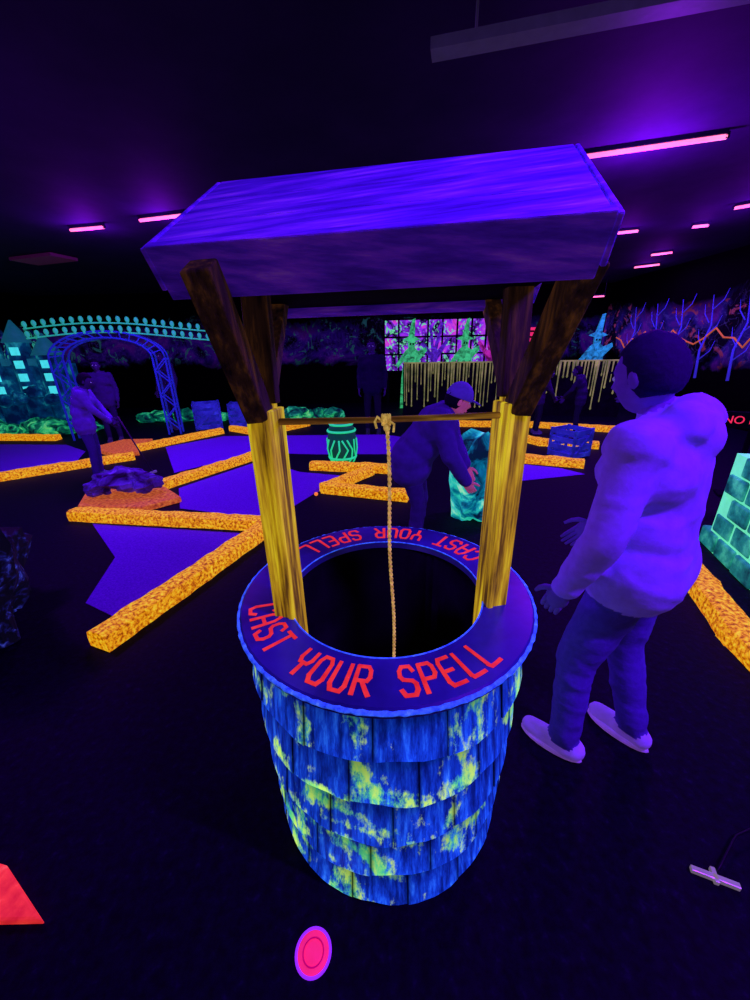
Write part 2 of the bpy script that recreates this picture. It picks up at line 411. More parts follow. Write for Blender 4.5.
curb('course_curb',[(-3.25,3.78),(-1.05,3.42),(-1.67,1.84)])
curb('course_curb',[(-5.6,5.1),(-4.15,6.25)])
curb('course_curb',[(-4.35,6.9),(-3.4,8.3)])
curb('course_curb',[(-2.85,4.65),(-1.9,6.3)])
curb('course_curb',[(-.9,5.45),(.4,5.15)])
curb('course_curb',[(-.1,5.1),(-.6,4.45),(.35,4.12)])
curb('course_curb',[(1.6,6.9),(1.9,5.75),(3.0,5.25)])
curb('course_curb',[(2.6,7.5),(3.0,6.6),(3.8,6.3)])
curb('course_curb',[(2.48,2.7),(2.12,1.72),(2.0,1.1)])
curb('course_curb',[(-9.2,8.3),(-6.8,8.0)])
curb('course_curb',[(-3.2,8.6),(-2.4,8.0),(-1.6,9.0)])
curb('course_curb',[(1.2,8.7),(3.6,8.2),(5.2,7.4)])
def pad(name,poly,h,mat): b=MB(); b.prism(poly,0,h); return b.build(name,[mat],None,.012)
pad('stone_pad',[(-3.72,4.62),(-3.4,3.98),(-2.62,3.90),(-2.32,4.2),(-2.7,4.58),(-3.2,4.95)],.07,M_PAD)
pad('stone_pad',[(-5.3,6.9),(-4.6,6.45),(-4.15,6.5),(-4.45,6.95),(-4.5,7.6),(-5.1,7.6)],.07,M_PAD)
def turf(name,poly): b=MB(); b.prism(poly,0,.004); return b.build(name,[M_TURF])
turf('putting_green',[(-3.0,3.62),(-1.22,3.3),(-1.72,2.05),(-2.1,2.25),(-2.3,2.9)])
turf('putting_green',[(-2.25,4.0),(-1.1,3.62),(-.75,4.4),(-.25,5.0),(-1.1,5.3),(-1.85,6.0),(-2.6,4.7)])
turf('putting_green',[(-3.2,8.0),(-4.0,7.1),(-3.0,5.4),(-2.1,6.5),(-1.0,6.3),(.4,6.2),(1.4,6.9),(.2,7.8)])
turf('putting_green',[(1.1,4.5),(2.9,4.9),(2.7,5.2),(2.2,5.45),(1.75,5.5)])
turf('putting_green',[(-8.6,7.8),(-6.2,7.5),(-5.4,6.9),(-5.0,6.1),(-5.9,5.4),(-8.8,6.0)])

# ------------------------------------------------------------------ small floor items
b=MB(); cx,cy=-.212,.533
b.tube([(cx+.05*math.cos(t),cy+.05*math.sin(t),.006) for t in [2*math.pi*k/40 for k in range(40)]],.004,8,0,False,True,True)
b.tube([(cx+.03*math.cos(t),cy+.03*math.sin(t),.006) for t in [2*math.pi*k/40 for k in range(40)]],.0022,6,1,False,True,True)
b.cyl((cx,cy,.0),(cx,cy,.005),.05,.05,40,2)
b.build('golf_hole_cup',[flat('cup_rim_violet',(.35,.03,1.0),.8),flat('cup_ring_red',(.6,.0,.12),.6),flat('cup_pink',(.9,.02,.14),.8)])
b=MB(); b.prism([(-1.06,.605),(-1.30,.745),(-1.65,.82),(-1.65,.62),(-1.3,.605)],0,.03)
b.build('stone_paver',[noisemat('red_glow_paver',[(.3,(.6,.01,.02)),(.6,(.9,.04,.03)),(.8,(1,.14,.08))],20,.75)],None,.008)
b=MB()
b.beam((1.03,.70,.014),(1.15,.65,.014),.016,.018,0)
b.beam((1.085,.66,.014),(1.10,.70,.014),.014,.018,0)
b.tube([(1.11,.69,.02),(1.25,.78,.028),(1.9,.95,.03)],[.004,.004,.006],8,1)
b.build('golf_putter',[flat('putter_head',(.5,.4,.5),.25,.3,.6),flat('putter_shaft',(.01,.01,.02),0,.4,.5)],None,.002)
for (x,y,c) in ((-.72,4.3,(1,.25,.03)),(-1.3,5.0,(1,.3,.02)),(1.9,4.8,(.9,.05,.3))):
    b=MB()
    def dim(p): return p*(.0235-.0008*max(0,math.sin(p.x*22)*math.sin(p.y*22)*math.sin(p.z*22)))
    b.ell((x,y,.0275),None,None,0,20,14,dim); b.build('golf_ball',[flat('ball_glow',c,.9)])

# ------------------------------------------------------------------ props
M_TEALROCK=noisemat('teal_glow_rock',[(.35,(.0,.01,.03)),(.48,(.0,.16,.22)),(.58,(.02,.6,.4)),(.68,(.3,.9,.45)),(.8,(.5,.1,.8))],3.5,.8,.8,(1,1,1),.6,5,1.5)
M_PURROCK=noisemat('purple_rock',[(.35,(.01,.0,.04)),(.55,(.06,.015,.32)),(.75,(.20,.06,.7))],5,.3,.8,(1,1,1),.6,5,1)
M_MOSS=noisemat('moss_rock',[(.40,(.0,.01,.02)),(.52,(.0,.12,.06)),(.62,(.02,.5,.15)),(.75,(.25,.8,.2))],4,.7,.8,(1,1,1),.6,5,1)
M_SPECK=noisemat('speckled_standin',[(.50,(.002,.002,.012)),(.60,(.008,.008,.12)),(.68,(.04,.06,.55)),(.78,(.25,.25,.85))],18,.5,.8,(1,1,1),.6,5,.5,.3)
b=MB(); b.rock((1.0,3.55,.40),(.24,.24,.46),3,0,.3); b.rock((1.2,3.75,.2),(.25,.2,.26),5,0,.3); b.build('glowing_boulder',[M_TEALROCK])
b=MB(); b.rock((-3.05,4.35,.26),(.30,.2,.14),2,0,.35); b.rock((-2.8,4.36,.20),(.2,.16,.1),6,0,.35);b.rock((-3.3,4.25,.19),(.16,.13,.09),8,0,.35); b.build('purple_boulder',[M_PURROCK])
b=MB(); b.rock((-2.46,1.95,.44),(.24,.24,.54),11,0,.4); b.rock((-2.75,2.25,.3),(.25,.25,.35),12,0,.4); b.rock((-2.50,1.65,.25),(.20,.2,.28),13,0,.4); b.build('dark_figure_standin',[M_SPECK])  # rock stack made up to stand in for a dark, blurred figure
def rocks(name,pts,mat,seed):
    b=MB()
    for i,(x,y,r) in enumerate(pts): b.rock((x,y,r*.55),(r*1.3,r,r*.7),seed+i,0,.3,14,8)
    return b.build(name,[mat])
rocks('mossy_rock_bank',[(-9.5+.4*i,8.8+.12*math.sin(i*2),.24+.06*math.sin(i*1.7)) for i in range(8)],M_MOSS,20)
rocks('mossy_rock_bank',[(-6.0+.33*i,10.1+.1*math.sin(i*2),.2+.06*math.sin(i*2.7)) for i in range(16)],M_MOSS,40)
b=MB(); c=Vector((-.5,5.85,0))
pr=[(.17,0),(.205,.08),(.225,.22),(.225,.38),(.205,.52),(.17,.60)]
for i in range(len(pr)-1): b.cyl(c+Vector((0,0,pr[i][1])),c+Vector((0,0,pr[i+1][1])),pr[i][0],pr[i+1][0],20,0,i in(0,4))
for z,r in ((.08,.212),(.5,.214),(.6,.175)):
    b.tube([c+Vector((r*math.cos(t*math.pi/12),r*math.sin(t*math.pi/12),z)) for t in range(24)],.018,6,1,False,True,True)
for k in range(14):
    a=k*math.pi/7; pts=[c+Vector(((r+.006)*math.cos(a+.25*math.sin(z*14+k)),(r+.006)*math.sin(a+.25*math.sin(z*14+k)),z)) for r,z in pr[:-2]]
    b.tube(pts,.014,5,1)
b.build('potion_barrel',[flat('barrel_dark',(.0,.08,.05),.4),flat('barrel_glow',(.02,.75,.25),.8)])
def crate(c,s,rz):
    b=MB(); R=rotz(rz); c=Vector(c)
    for sx in (-1,1):
        for sy in (-1,1): b.box(c+R@Vector((sx*s*.46,sy*s*.46,s/2)),(s*.08,s*.08,s),R)
    for k in range(4):
        z=s*(.1+.265*k)
        for sy in (-1,1):
            b.box(c+R@Vector((0,sy*s*.48,z)),(s,s*.04,s*.16),R); b.box(c+R@Vector((sy*s*.48,0,z)),(s*.04,s,s*.16),R)
    for sy in(-1,1): b.beam(c+R@Vector((-s*.45,sy*s*.51,s*.08)),c+R@Vector((s*.45,sy*s*.51,s*.92)),s*.1,s*.03,0,R@Vector((0,1,0)))
    b.box(c+Vector((0,0,s*.03)),(s*.9,s*.9,s*.05),R)
    return b.build('wooden_crate',[M_CRATE])
M_CRATE=noisemat('blue_crate_paint',[(.3,(.01,.015,.2)),(.6,(.03,.05,.45)),(.8,(.06,.14,.7))],5,.22)
crate((-3.95,9.1,0),.6,.4); crate((-3.2,9.3,0),.55,.2); crate((3.15,5.9,0),.45,.5)
arch=empty('archway_gate',(-5.3,8.3,0))
b=MB(); A0=Vector((-6.25,8.05,0)); A1=Vector((-4.45,8.48,0)); dv=(A1-A0).normalized(); pv=Vector((-dv.y,dv.x,0))
for P in (A0,A1):
    for sx in (-.12,.12):
        for sy in (-.12,.12):
            b.beam(P+dv*sx+pv*sy,P+dv*sx+pv*sy+Vector((0,0,1.6)),.03,.03)
    for k in range(6):
        z=.1+.25*k; s=1 if k%2 else -1
        for sy in (-.12,.12): b.beam(P+dv*(-.12*s)+pv*sy+Vector((0,0,z)),P+dv*(.12*s)+pv*sy+Vector((0,0,z+.25)),.022,.022)
C=(A0+A1)/2; hw=(A1-A0).length/2
for rr in (hw-.12,hw+.12):
    for sy in (-.12,.12):
        b.tube([C+dv*(rr*math.cos(t*math.pi/16))+pv*sy+Vector((0,0,1.6+.45*rr/hw*math.sin(t*math.pi/16))) for t in range(17)],.02,6)
for t in range(1,16):
    a=t*math.pi/16
    b.beam(C+dv*((hw-.12)*math.cos(a))-pv*.12+Vector((0,0,1.6+.40*math.sin(a))),C+dv*((hw+.12)*math.cos(a+.1))-pv*.12+Vector((0,0,1.6+.51*math.sin(a+.1))),.02,.02)
b.build('lattice_frame',[flat('gate_blue',(.02,.04,.5),.24)],arch)
b=MB()
for row in range(2):
    for t in range(21):
        x=-1.25+.16*t; p=C+dv*x-pv*.14+Vector((0,0,2.06+.10*math.cos(x*1.2)+.17*row))
        b.ell(p,(.04,.04,.055),None,0,10,8); b.box(p-Vector((0,0,.06)),(.03,.03,.05))
for row in range(2): b.tube([C+dv*(-1.3+.33*t)-pv*.11+Vector((0,0,1.99+.10*math.cos((-1.3+.33*t)*1.2)+.17*row)) for t in range(11)],.014,5,0)
b.build('skulls',[flat('skull_teal',(.03,.55,.32),.5)],arch)
castle=empty('haunted_castle',(-9.0,10.3,0)); b=MB(); c0=Vector((-9.0,10.3,0))
b.box(c0+Vector((0,0,.75)),(2.2,.8,1.5),None,0)
for dx,r,h in ((-1.0,.28,1.9),(-.35,.22,2.25),(.35,.25,2.0),(1.0,.28,1.7)):
    p=c0+Vector((dx,-.3,0)); b.cyl(p,p+Vector((0,0,h)),r,r*.9,14,0); b.cyl(p+Vector((0,0,h)),p+Vector((0,0,h+.5)),r*1.2,.02,14,1)
    for z in (.9,1.2,1.5,1.8):
        if z<h: b.box(p+Vector((r*.3,-r*.95,z)),(.16,.08,.18),None,2)
for k in range(7): b.box(c0+Vector((-1+.33*k,-.4,1.55)),(.16,.1,.16),None,1)
for k in range(6): b.rock(c0+Vector((-1.0+.40*k,-.60,.75+.12*math.sin(k*2))),(.2,.16,.15),60+k,0,.3,12,8)
b.build('castle_walls',[noisemat('castle_stone',[(.38,(.0,.01,.06)),(.55,(.0,.06,.16)),(.7,(.02,.4,.42))],3,.45),flat('castle_roof',(.01,.16,.25),.4),flat('castle_window',(.06,.75,.75),1.0)],castle)
b=MB()
for (x,y,z,s) in ((-3.55,9.6,2.45,.36),(-2.3,9.8,2.4,.22)):
    b.add([(x-s*.3,y,z+s*.5),(x+s*.45,y,z+s*.4),(x+s*.25,y,z-s*.6),(x-s*.3,y+.02,z+s*.5),(x+s*.45,y+.02,z+s*.4),(x+s*.25,y+.02,z-s*.6)],[(0,1,2),(5,4,3),(0,3,4,1),(1,4,5,2),(2,5,3,0)])
    b.cyl((x,y+.01,z+s*.4),(x,y+.01,H),.006,.006,6)
b.build('hanging_pennant',[flat('pennant_teal',(.03,.75,.65),.9)])
fence=empty('slime_wall',(3.4,9.9,0)); b=MB()
F0=Vector((.85,10.7,0)); F1=Vector((6.0,9.3,0)); fd=(F1-F0).normalized(); fp=Vector((fd.y,-fd.x,0)); FL=(F1-F0).length
vs=[];
for q in (F0,F1):
    for s in (-.06,.06):
        for z in (0,1.32): vs.append(q+fp*s+Vector((0,0,z)))
b.add(vs,[(0,1,3,2),(4,6,7,5),(0,4,5,1),(2,3,7,6),(1,5,7,3),(0,2,6,4)])
b.build('panel',[M_BLK],fence)
b=MB(); x=.05
while x<FL-.05:
    L=random.uniform(.25,1.15); w=random.uniform(.016,.034)
    p=F0+fd*x+fp*.075
    b.tube([p+Vector((0,0,1.30)),p+Vector((0,0,1.30-L*.5)),p+Vector((0,0,1.3-L+.08)),p+Vector((0,0,1.3-L+.03)),p+Vector((0,0,1.3-L))],[w,w*.5,w*.45,w*.8,w*.2],6)
    x+=random.uniform(.05,.11)
b.beam(F0+fp*.05+Vector((0,0,1.31)),F1+fp*.05+Vector((0,0,1.31)),.08,.03)
b.build('slime_drips',[noisemat('slime_glow',[(.3,(.10,.15,.03)),(.7,(.42,.45,.10))],4,.45)],fence)
def cutout(name,poly,c,yaw,mat,th=.03,extra=None,sc=1):
    b=MB(); R=rotz(yaw); c=Vector(c); n=len(poly)
    vs=[c+R@Vector((x*sc,-th/2,z)) for x,z in poly]+[c+R@Vector((x*sc,th/2,z)) for x,z in poly]
    b.add(vs,[tuple(range(n)),tuple(range(2*n-1,n-1,-1))]+[(i,n+i,n+(i+1)%n,(i+1)%n) for i in range(n)],0)
    mats=[mat]
    if extra:
        for poly2,m2 in extra:
            vs=[c+R@Vector((x*sc,-th/2-.012,z)) for x,z in poly2]; b.add(vs,[tuple(range(len(poly2)))],len(mats)); mats.append(m2)
    return b.build(name,mats)
def glow(n,c,e): return noisemat(n,[(.35,tuple(x*.15 for x in c)),(.55,tuple(x*.7 for x in c)),(.7,c)],7,e,.8,(1,1,1),.1,5,1)
EG=glow('glow_green',(.06,.75,.22),.8);EM=glow('glow_magenta',(.75,.03,.5),.6);EV=glow('glow_violet',(.18,.03,.85),.5);EC=glow('glow_cyan',(.03,.5,.7),.6);ER=flat('glow_red',(1,.03,.08),.85)
witch=[(-.42,0),(-.36,.9),(-.26,1.35),(-.5,1.15),(-.56,1.25),(-.22,1.62),(-.12,1.68),(-.14,1.86),(-.34,1.90),(-.12,1.98),(.02,2.42),(.12,2.45),(.10,1.98),(.32,1.90),(.13,1.86),(.11,1.68),(.24,1.6),(.52,1.7),(.56,1.6),(.28,1.35),(.36,.9),(.42,0)]
tree=[(-.12,0),(-.1,1.3),(-.5,1.8),(-.42,1.85),(-.1,1.55),(-.2,2.3),(-.12,2.3),(0,1.7),(.25,2.4),(.32,2.36),(.12,1.6),(.5,1.95),(.55,1.88),(.12,1.3),(.14,0)]
face=[([(-.08,1.76),(-.02,1.76),(-.02,1.81),(-.08,1.81)],M_BLK),([(.02,1.76),(.08,1.76),(.08,1.81),(.02,1.81)],M_BLK)]
for i,(k,x,y,m) in enumerate((('g',1.15,11.6,EG),('w',1.9,12.3,EV),('g',2.75,11.9,EG),('w',3.6,12.2,EM),('w',5.2,12.2,EV),('g',6.3,11.3,EC))):
    cutout('witch_cutout' if k=='g' else 'dead_tree_cutout',witch if k=='g' else tree,(x,y,0),random.uniform(-.15,.15),m,.03,face if k=='g' else None,.8)
b=MB(); b.box((2.2,12.7,1.75),(3.6,.06,1.5),None,0)
for k in range(9): b.box((.4+.45*k,12.65,1.75),(.05,.05,1.5),None,1)
for z in (1.0,1.5,2.0,2.5): b.box((2.2,12.65,z),(3.6,.05,.05),None,1)
for x in (.5,3.9): b.box((x,12.7,.5),(.1,.06,1.0),None,1)
b.build('mural_panel',[MU_P,M_BLK])
b=MB(); b.box((4.45,11.6,1.9),(.42,.04,.5),None,0)
for z in (1.75,1.9,2.05): b.box((4.45,11.57,z),(.3,.02,.05),None,1)
b.box((4.45,11.62,.85),(.08,.04,1.7),None,1)
b.build('warning_sign',[flat('sign_red',(1,.03,.12),.8),M_BLK])
b=MB()
pts=[(XR-.02,6.0+.25*i,1.75+.14*math.sin(i*1.3)+.1*math.sin(i*2.9)) for i in range(26)]
b.tube(pts,.018,5,0)
for j in range(7):
    y=6.4+.85*j; z=1.8
    b.tube([(XR-.02,y,.9),(XR-.02,y+.08,1.5),(XR-.02,y-.05,2.0),(XR-.02,y+.1,2.6)],[.03,.022,.016,.006],5,1)
    for q in range(5):
        zz=1.3+.25*q; sgn=1 if q%2 else -1
        b.tube([(XR-.02,y+.03,zz),(XR-.02,y+sgn*.2,zz+.18),(XR-.02,y+sgn*.26,zz+.38)],[.014,.010,.004],5,1)
b.build('wall_mural_lines',[flat('ridge_orange',(.8,.18,.04),.45),flat('branch_blue',(.06,.04,.75),.4)])
b=MB(); B0=Vector((2.98,2.95,0)); B1=Vector((2.40,1.15,0)); bd=(B1-B0).normalized(); bp=Vector((bd.y,-bd.x,0)); BL=(B1-B0).length
ang=math.atan2(bd.y,bd.x); R=rotz(ang)
for i in range(5):
    n=7; w=BL/n
    for k in range(-1,n+1):
        x=(k+.5+(i%2)*.5)*w
        if x<.05*i+.06 or x>BL+.2: continue
        b.box(B0+bd*x+Vector((0,0,.085+.17*i)),(w-.016,.2+random.uniform(-.02,.02),.156),R,0)
b2=MB(); b2.box(B0+bd*(BL/2+.1)+Vector((0,0,.42)),(BL-.05,.165,.83),R,0)
bw=empty('stone_block_wall',tuple(B0))
b.build('blocks',[noisemat('teal_block',[(.3,(.0,.05,.06)),(.5,(.01,.24,.18)),(.7,(.06,.60,.32))],7,.65,.8,(1,1,1),.6)],bw,.018)
b2.build('mortar',[flat('mortar_glow',(.15,.9,.45),.9)],bw)
sg=empty('no_entry_sign',(4.10,4.0,0))
b=MB(); b.box((4.10,4.0,.86),(.66,.03,.18),rotz(-.5)); b.box((4.10,4.02,.39),(.05,.03,.78),rotz(-.5)); b.box((4.10,4.02,.015),(.25,.2,.03),rotz(-.5)); b.build('board',[M_BLK],sg,.008)
cu=bpy.data.curves.new('lettering','FONT'); cu.body='NO ENTRY'; cu.size=.115; cu.extrude=.003; cu.align_x='CENTER'; cu.align_y='CENTER'
to=bpy.data.objects.new('sign_lettering',cu); COL.objects.link(to); to.matrix_world=Matrix.Translation((4.091,3.982,.86))@Matrix.Rotation(-.5,4,'Z')@Matrix.Rotation(D(90),4,'X'); cu.materials.append(ER)
to.parent=sg; to.matrix_parent_inverse=Matrix.Translation(sg.location).inverted()

# ------------------------------------------------------------------ ceiling fixtures and lights
PURP=(.27,.012,1.0)
def fixture(x0,y0,x1,y1,z=H,power=40,col=PURP,glow=8,gd_drop=.30):
    c=Vector(((x0+x1)/2,(y0+y1)/2,z)); e=empty('blacklight_fixture',tuple(c)); b=MB()
    drop=.055
    p0=Vector((x0,y0,z-drop));p1=Vector((x1,y1,z-drop))
    b.beam(p0+Vector((0,0,.036)),p1+Vector((0,0,.036)),.045,.036,0)
    for q in (p0,p1): b.box(q+Vector((0,0,.01)),(.03,.03,.05),None,0)
    if z<H: b.cyl((x0,y0,z-drop),(x0,y0,H),.008,.008,6,0); b.cyl((x1,y1,z-drop),(x1,y1,H),.008,.008,6,0)
    b.build('housing',[M_HOUS],e)
    b=MB(); b.cyl(p0,p1,.019,.019,12); b.build('tube',[M_TUBE],e)
    ld=bpy.data.lights.new('uv_lamp','AREA'); ld.shape='RECTANGLE'; ld.size=(p1-p0).length; ld.size_y=.06; ld.energy=power; ld.color=col
    lo=bpy.data.objects.new('uv_lamp',ld); COL.objects.link(lo)
    lo.matrix_world=Matrix.Translation(c-Vector((0,0,drop+.03)))@Matrix.Rotation(math.atan2(y1-y0,x1-x0),4,'Z')
    lo.parent=e; lo.matrix_parent_inverse=Matrix.Translation(e.location).inverted()
    if glow:
        gd=bpy.data.lights.new('uv_spill','POINT'); gd.energy=glow; gd.color=(.28,.004,1.0); gd.shadow_soft_size=.08
        go=bpy.data.objects.new('uv_spill',gd); COL.objects.link(go); go.location=c-Vector((0,0,drop+gd_drop)); setpar(go,e)
fixture(2.02,4.62,3.2,4.27,power=80,glow=190,gd_drop=.36)
fixture(-4.3,6.5,-3.75,6.4,power=60,glow=45,gd_drop=.2)
fixture(-3.1,6.15,-2.42,5.98,power=60,glow=45,gd_drop=.2)
fixture(5.0,6.2,5.6,5.7,power=50,glow=80,gd_drop=.30)
fixture(4.05,7.3,4.35,7.2,power=30,glow=22,gd_drop=.2)
fixture(5.1,7.05,5.3,6.98,power=20,glow=14,gd_drop=.2)
fixture(6.3,10.3,6.7,10.0,power=25,glow=14,gd_drop=.2)
fixture(5.8,9.0,6.1,8.8,power=20,glow=14,gd_drop=.2)
fixture(6.0,12.2,6.6,11.9,z=2.98,power=15,glow=4,gd_drop=.2)
fixture(1.2,.0,2.3,-.3,power=175,glow=0)  # out-of-view fixture, added to light the roof front and the man
fixture(-4.0,2.4,-3.7,3.4,power=75,glow=110,gd_drop=.35)
fixture(-1.2,8.3,-.4,8.1,power=30,glow=0)
b=MB(); b.beam((.37,2.86,3.19),(2.2,2.42,3.19),.11,.05); 
for x,y in ((.6,2.8),(1.9,2.49)): b.cyl((x,y,3.2),(x,y,H),.008,.008,6)
b.build('cable_tray',[flat('grey_metal',(.16,.13,.24),.05,.5)])
b=MB(); b.beam((-6.6,8.4,3.36),(-5.6,8.1,3.36),.5,.05); b.build('ceiling_vent',[flat('vent_red',(.2,.03,.1),.05)])

w=bpy.data.worlds.new('world'); S.world=w; w.use_nodes=True
w.node_tree.nodes['Background'].inputs[0].default_value=(.06,.01,.5,1); w.node_tree.nodes['Background'].inputs[1].default_value=.005

# ------------------------------------------------------------------ people
def capsule(b,p0,p1,r0,r1,n=16,m=6,sq=None):
    p0=Vector(p0);p1=Vector(p1); ax=p1-p0
    if ax.length<1e-5: ax=Vector((0,0,1e-4))
    z=ax.normalized(); a=Vector((0,0,1)) if abs(z.z)<.9 else Vector((1,0,0)); x=a.cross(z).normalized(); y=z.cross(x)
    vs=[];fs=[];rings=[]
    for j in range(m+1):
        ph=-math.pi/2+math.pi/2*j/m; rings.append((p0,r0,ph))
    for j in range(m+1):
        ph=math.pi/2*j/m; rings.append((p1,r1,ph))
    for c,r,ph in rings:
        for k in range(n):
            t=2*math.pi*k/n; v=c+(x*math.cos(t)+y*math.sin(t))*r*max(.01,math.cos(ph))+z*r*math.sin(ph); vs.append(v)
    R=len(rings)
    for j in range(R-1):
        for k in range(n): fs.append((j*n+k,j*n+(k+1)%n,(j+1)*n+(k+1)%n,(j+1)*n+k))
    fs+= [tuple(range(n))[::-1],tuple((R-1)*n+k for k in range(n))]
    b.add(vs,fs,0,True)
def segd(p,a,b,r0,r1):
    ab=b-a; L=ab.length_squared; t=0 if L<1e-9 else max(0,min(1,(p-a).dot(ab)/L)); return (p-(a+ab*t)).length-(r0+(r1-r0)*t)
STAND=dict(pelvis=(0,0,.95),waist=(0,0,1.1),chest=(0,.0,1.3),neck=(0,0,1.46),head=(0,.02,1.62),
 sL=(-.19,0,1.42),eL=(-.25,-.02,1.14),wL=(-.25,.07,.89),sR=(.19,0,1.42),eR=(.25,-.02,1.14),wR=(.25,.07,.89),
 hL=(-.09,0,.92),kL=(-.10,.03,.50),aL=(-.11,-.01,.09),hR=(.09,0,.92),kR=(.10,.03,.50),aR=(.11,-.01,.09))
def person(name,loc,yaw,Hh,over,mats,puff=1.0,cap=None,headrot=(0,0),hood=True,voxel=.016,ponytail=False,footyaw=(0,0),hem=1.0,legs=1.0,hoodr=1.0,hemz=-.09):
    s=Hh/1.75; J={k:Vector(v)*s for k,v in {**STAND,**over}.items()}
    Rw=rotz(yaw); L=Vector(loc); e=empty(name,tuple(loc))
    W=lambda p:L+Rw@p
    segs=[] # (p0,p1,r0,r1,mat) 0 jacket 1 pants 2 shoe 3 skin
    def sg_(a,c,r0,r1,m): segs.append((a,c,r0*s,r1*s,m))
    X=Vector((1,0,0))*s; k=puff
    sg_(J['chest']-X*.09,J['chest']+X*.09,.118*k,.118*k,0)
    sg_(J['waist']-X*.07,J['waist']+X*.07,.115*k,.115*k,0)
    sg_(J['pelvis']-X*.08,J['pelvis']+X*.08,.122*k*hem,.122*k*hem,0)
    sg_(J['chest'],J['neck'],.10*k,.062,0)
    sg_(J['chest'],J['waist'],.13*k,.125*k,0); sg_(J['waist'],J['pelvis'],.125*k,.13*k,0)
    sg_(J['sL'],J['sR'],.07*k,.07*k,0)
    sg_(J['neck'],J['head']-(J['head']-J['neck'])*.3,.053,.05,3)
    for q in 'LR':
        sg_(J['s'+q],J['chest'],.075*k,.08*k,0)
        sg_(J['s'+q],J['e'+q],.066*k,.052*k,0); sg_(J['e'+q],J['w'+q],.053*k,.041*k,0)
        sg_(J['h'+q],J['k'+q],.090*legs,.066*legs,1); sg_(J['k'+q],J['a'+q]+Vector((0,0,.02))*s,.064*legs,.052*legs,1)
        sg_(J['pelvis'],J['h'+q],.11,.1,1)
    if hood:
        bk=(J['neck']-Vector((0,.085,.0))*s)
        sg_(bk-X*.07,bk+X*.07,.062*hoodr,.062*hoodr,0); sg_(bk-Vector((0,.02,.05))*s,bk+Vector((0,.0,.03))*s,.07*hoodr,.05*hoodr,0)
    sg_(J['pelvis']+Vector((-.07,0,hemz))*s,J['pelvis']+Vector((.07,0,hemz))*s,.125*k*hem,.125*k*hem,0)
    for q,fy in zip('LR',footyaw):
        a=J['a'+q]; fr=rotz(fy); g=a.z-.09*s
        h=Vector((a.x,a.y,g))+fr@Vector((0,-.05,.052))*s; t=Vector((a.x,a.y,g))+fr@Vector((0,.14,.043))*s
        sg_(h,t,.045,.038,2); sg_(a-Vector((0,0,.005))*s,(h+t)/2,.046,.042,2)
    b=MB()
    for p0,p1,r0,r1,m in segs: capsule(b,p0,p1,r0,r1,14,5)
    me=bpy.data.meshes.new('tmp'); me.from_pydata(b.v,[],b.f); ob=bpy.data.objects.new('tmp',me); COL.objects.link(ob)
    md=ob.modifiers.new('r','REMESH'); md.mode='VOXEL'; md.voxel_size=voxel*s; md.use_smooth_shade=True
    sm=ob.modifiers.new('s','SMOOTH'); sm.factor=.5; sm.iterations=5
    dg=bpy.context.evaluated_depsgraph_get(); dg.update(); em=bpy.data.meshes.new_from_object(ob.evaluated_get(dg)); 
    bpy.data.objects.remove(ob)
    em.materials.clear()
    for m in (mats['jacket'],mats['pants'],mats['shoe'],mats['skin']): em.materials.append(m)
    cos=[(v.co.copy(),v.normal.copy()) for v in em.vertices]
    for v,(c0,n0) in zip(em.vertices,cos):   # cloth folds
        nn=noise.noise(c0*9/s+Vector((yaw,0,0))); n2=noise.noise(Vector((c0.x*6,c0.y*6,c0.z*17)))
        rg=1-abs(noise.noise(Vector((c0.x*5+c0.z*4,c0.y*5,c0.z*8)))*2)
        v.co=c0+n0*(nn*.004+n2*.006+max(0,rg-.6)*.010)*s
    for p in em.polygons:
        c=p.center; best=9;bm=0
        for a,c2,r0,r1,m in segs:
            d=segd(c,a,c2,r0,r1)
            if d<best: best=d;bm=m
        p.material_index=bm; p.use_smooth=True
    for v in em.vertices: v.co=W(v.co)
    o=bpy.data.objects.new('body',em); COL.objects.link(o); setpar(o,e)
    hy,hp=headrot; Rh=Rw@rotz(hy)@Matrix.Rotation(hp,3,'X'); hc=W(J['head']); b=MB(); 
    def g(x,c,w): return math.exp(-((x-c)/w)**2)
    def hf(p):
        x,y,z=p
        xx=.077*x*(1-.28*max(0,-z)**1.5); yy=.094*y; zz=.118*z
        if y>0:
            yy+=.024*g(x,0,.16)*g(z,-.13,.17)*y+.006*g(x,0,.35)*g(z,-.5,.1)*y+.010*g(x,0,.4)*g(z,-.85,.25)
            yy-=.010*(g(x,.38,.18)+g(x,-.38,.18))*g(z,.06,.14)*y
            yy+=.005*g(z,.28,.12)*y
        else: yy*=1+.08*max(0,z)
        return Vector((xx,yy,zz))*s
    b.ell(hc,None,Rh,0,32,24,hf)
    for q in (-1,1):
        b.ell(hc+Rh@Vector((q*.078,-.008,-.005))*s,(.012*s,.020*s,.032*s),Rh,0,10,8)
        b.ell(hc+Rh@Vector((q*.030,.079,.010))*s,(.013*s,.010*s,.009*s),Rh,2,10,8)
        b.ell(hc+Rh@Vector((q*.030,.0875,.010))*s,(.005*s,.004*s,.005*s),Rh,3,8,6)
        b.ell(hc+Rh@Vector((q*.030,.088,.032))*s,(.018*s,.005*s,.004*s),Rh,1,8,6)
    b.ell(hc+Rh@Vector((0,.090,-.055))*s,(.022*s,.007*s,.004*s),Rh,4,10,6)
    b.ell(hc+Rh@Vector((0,.088,-.064))*s,(.018*s,.007*s,.005*s),Rh,4,10,6)
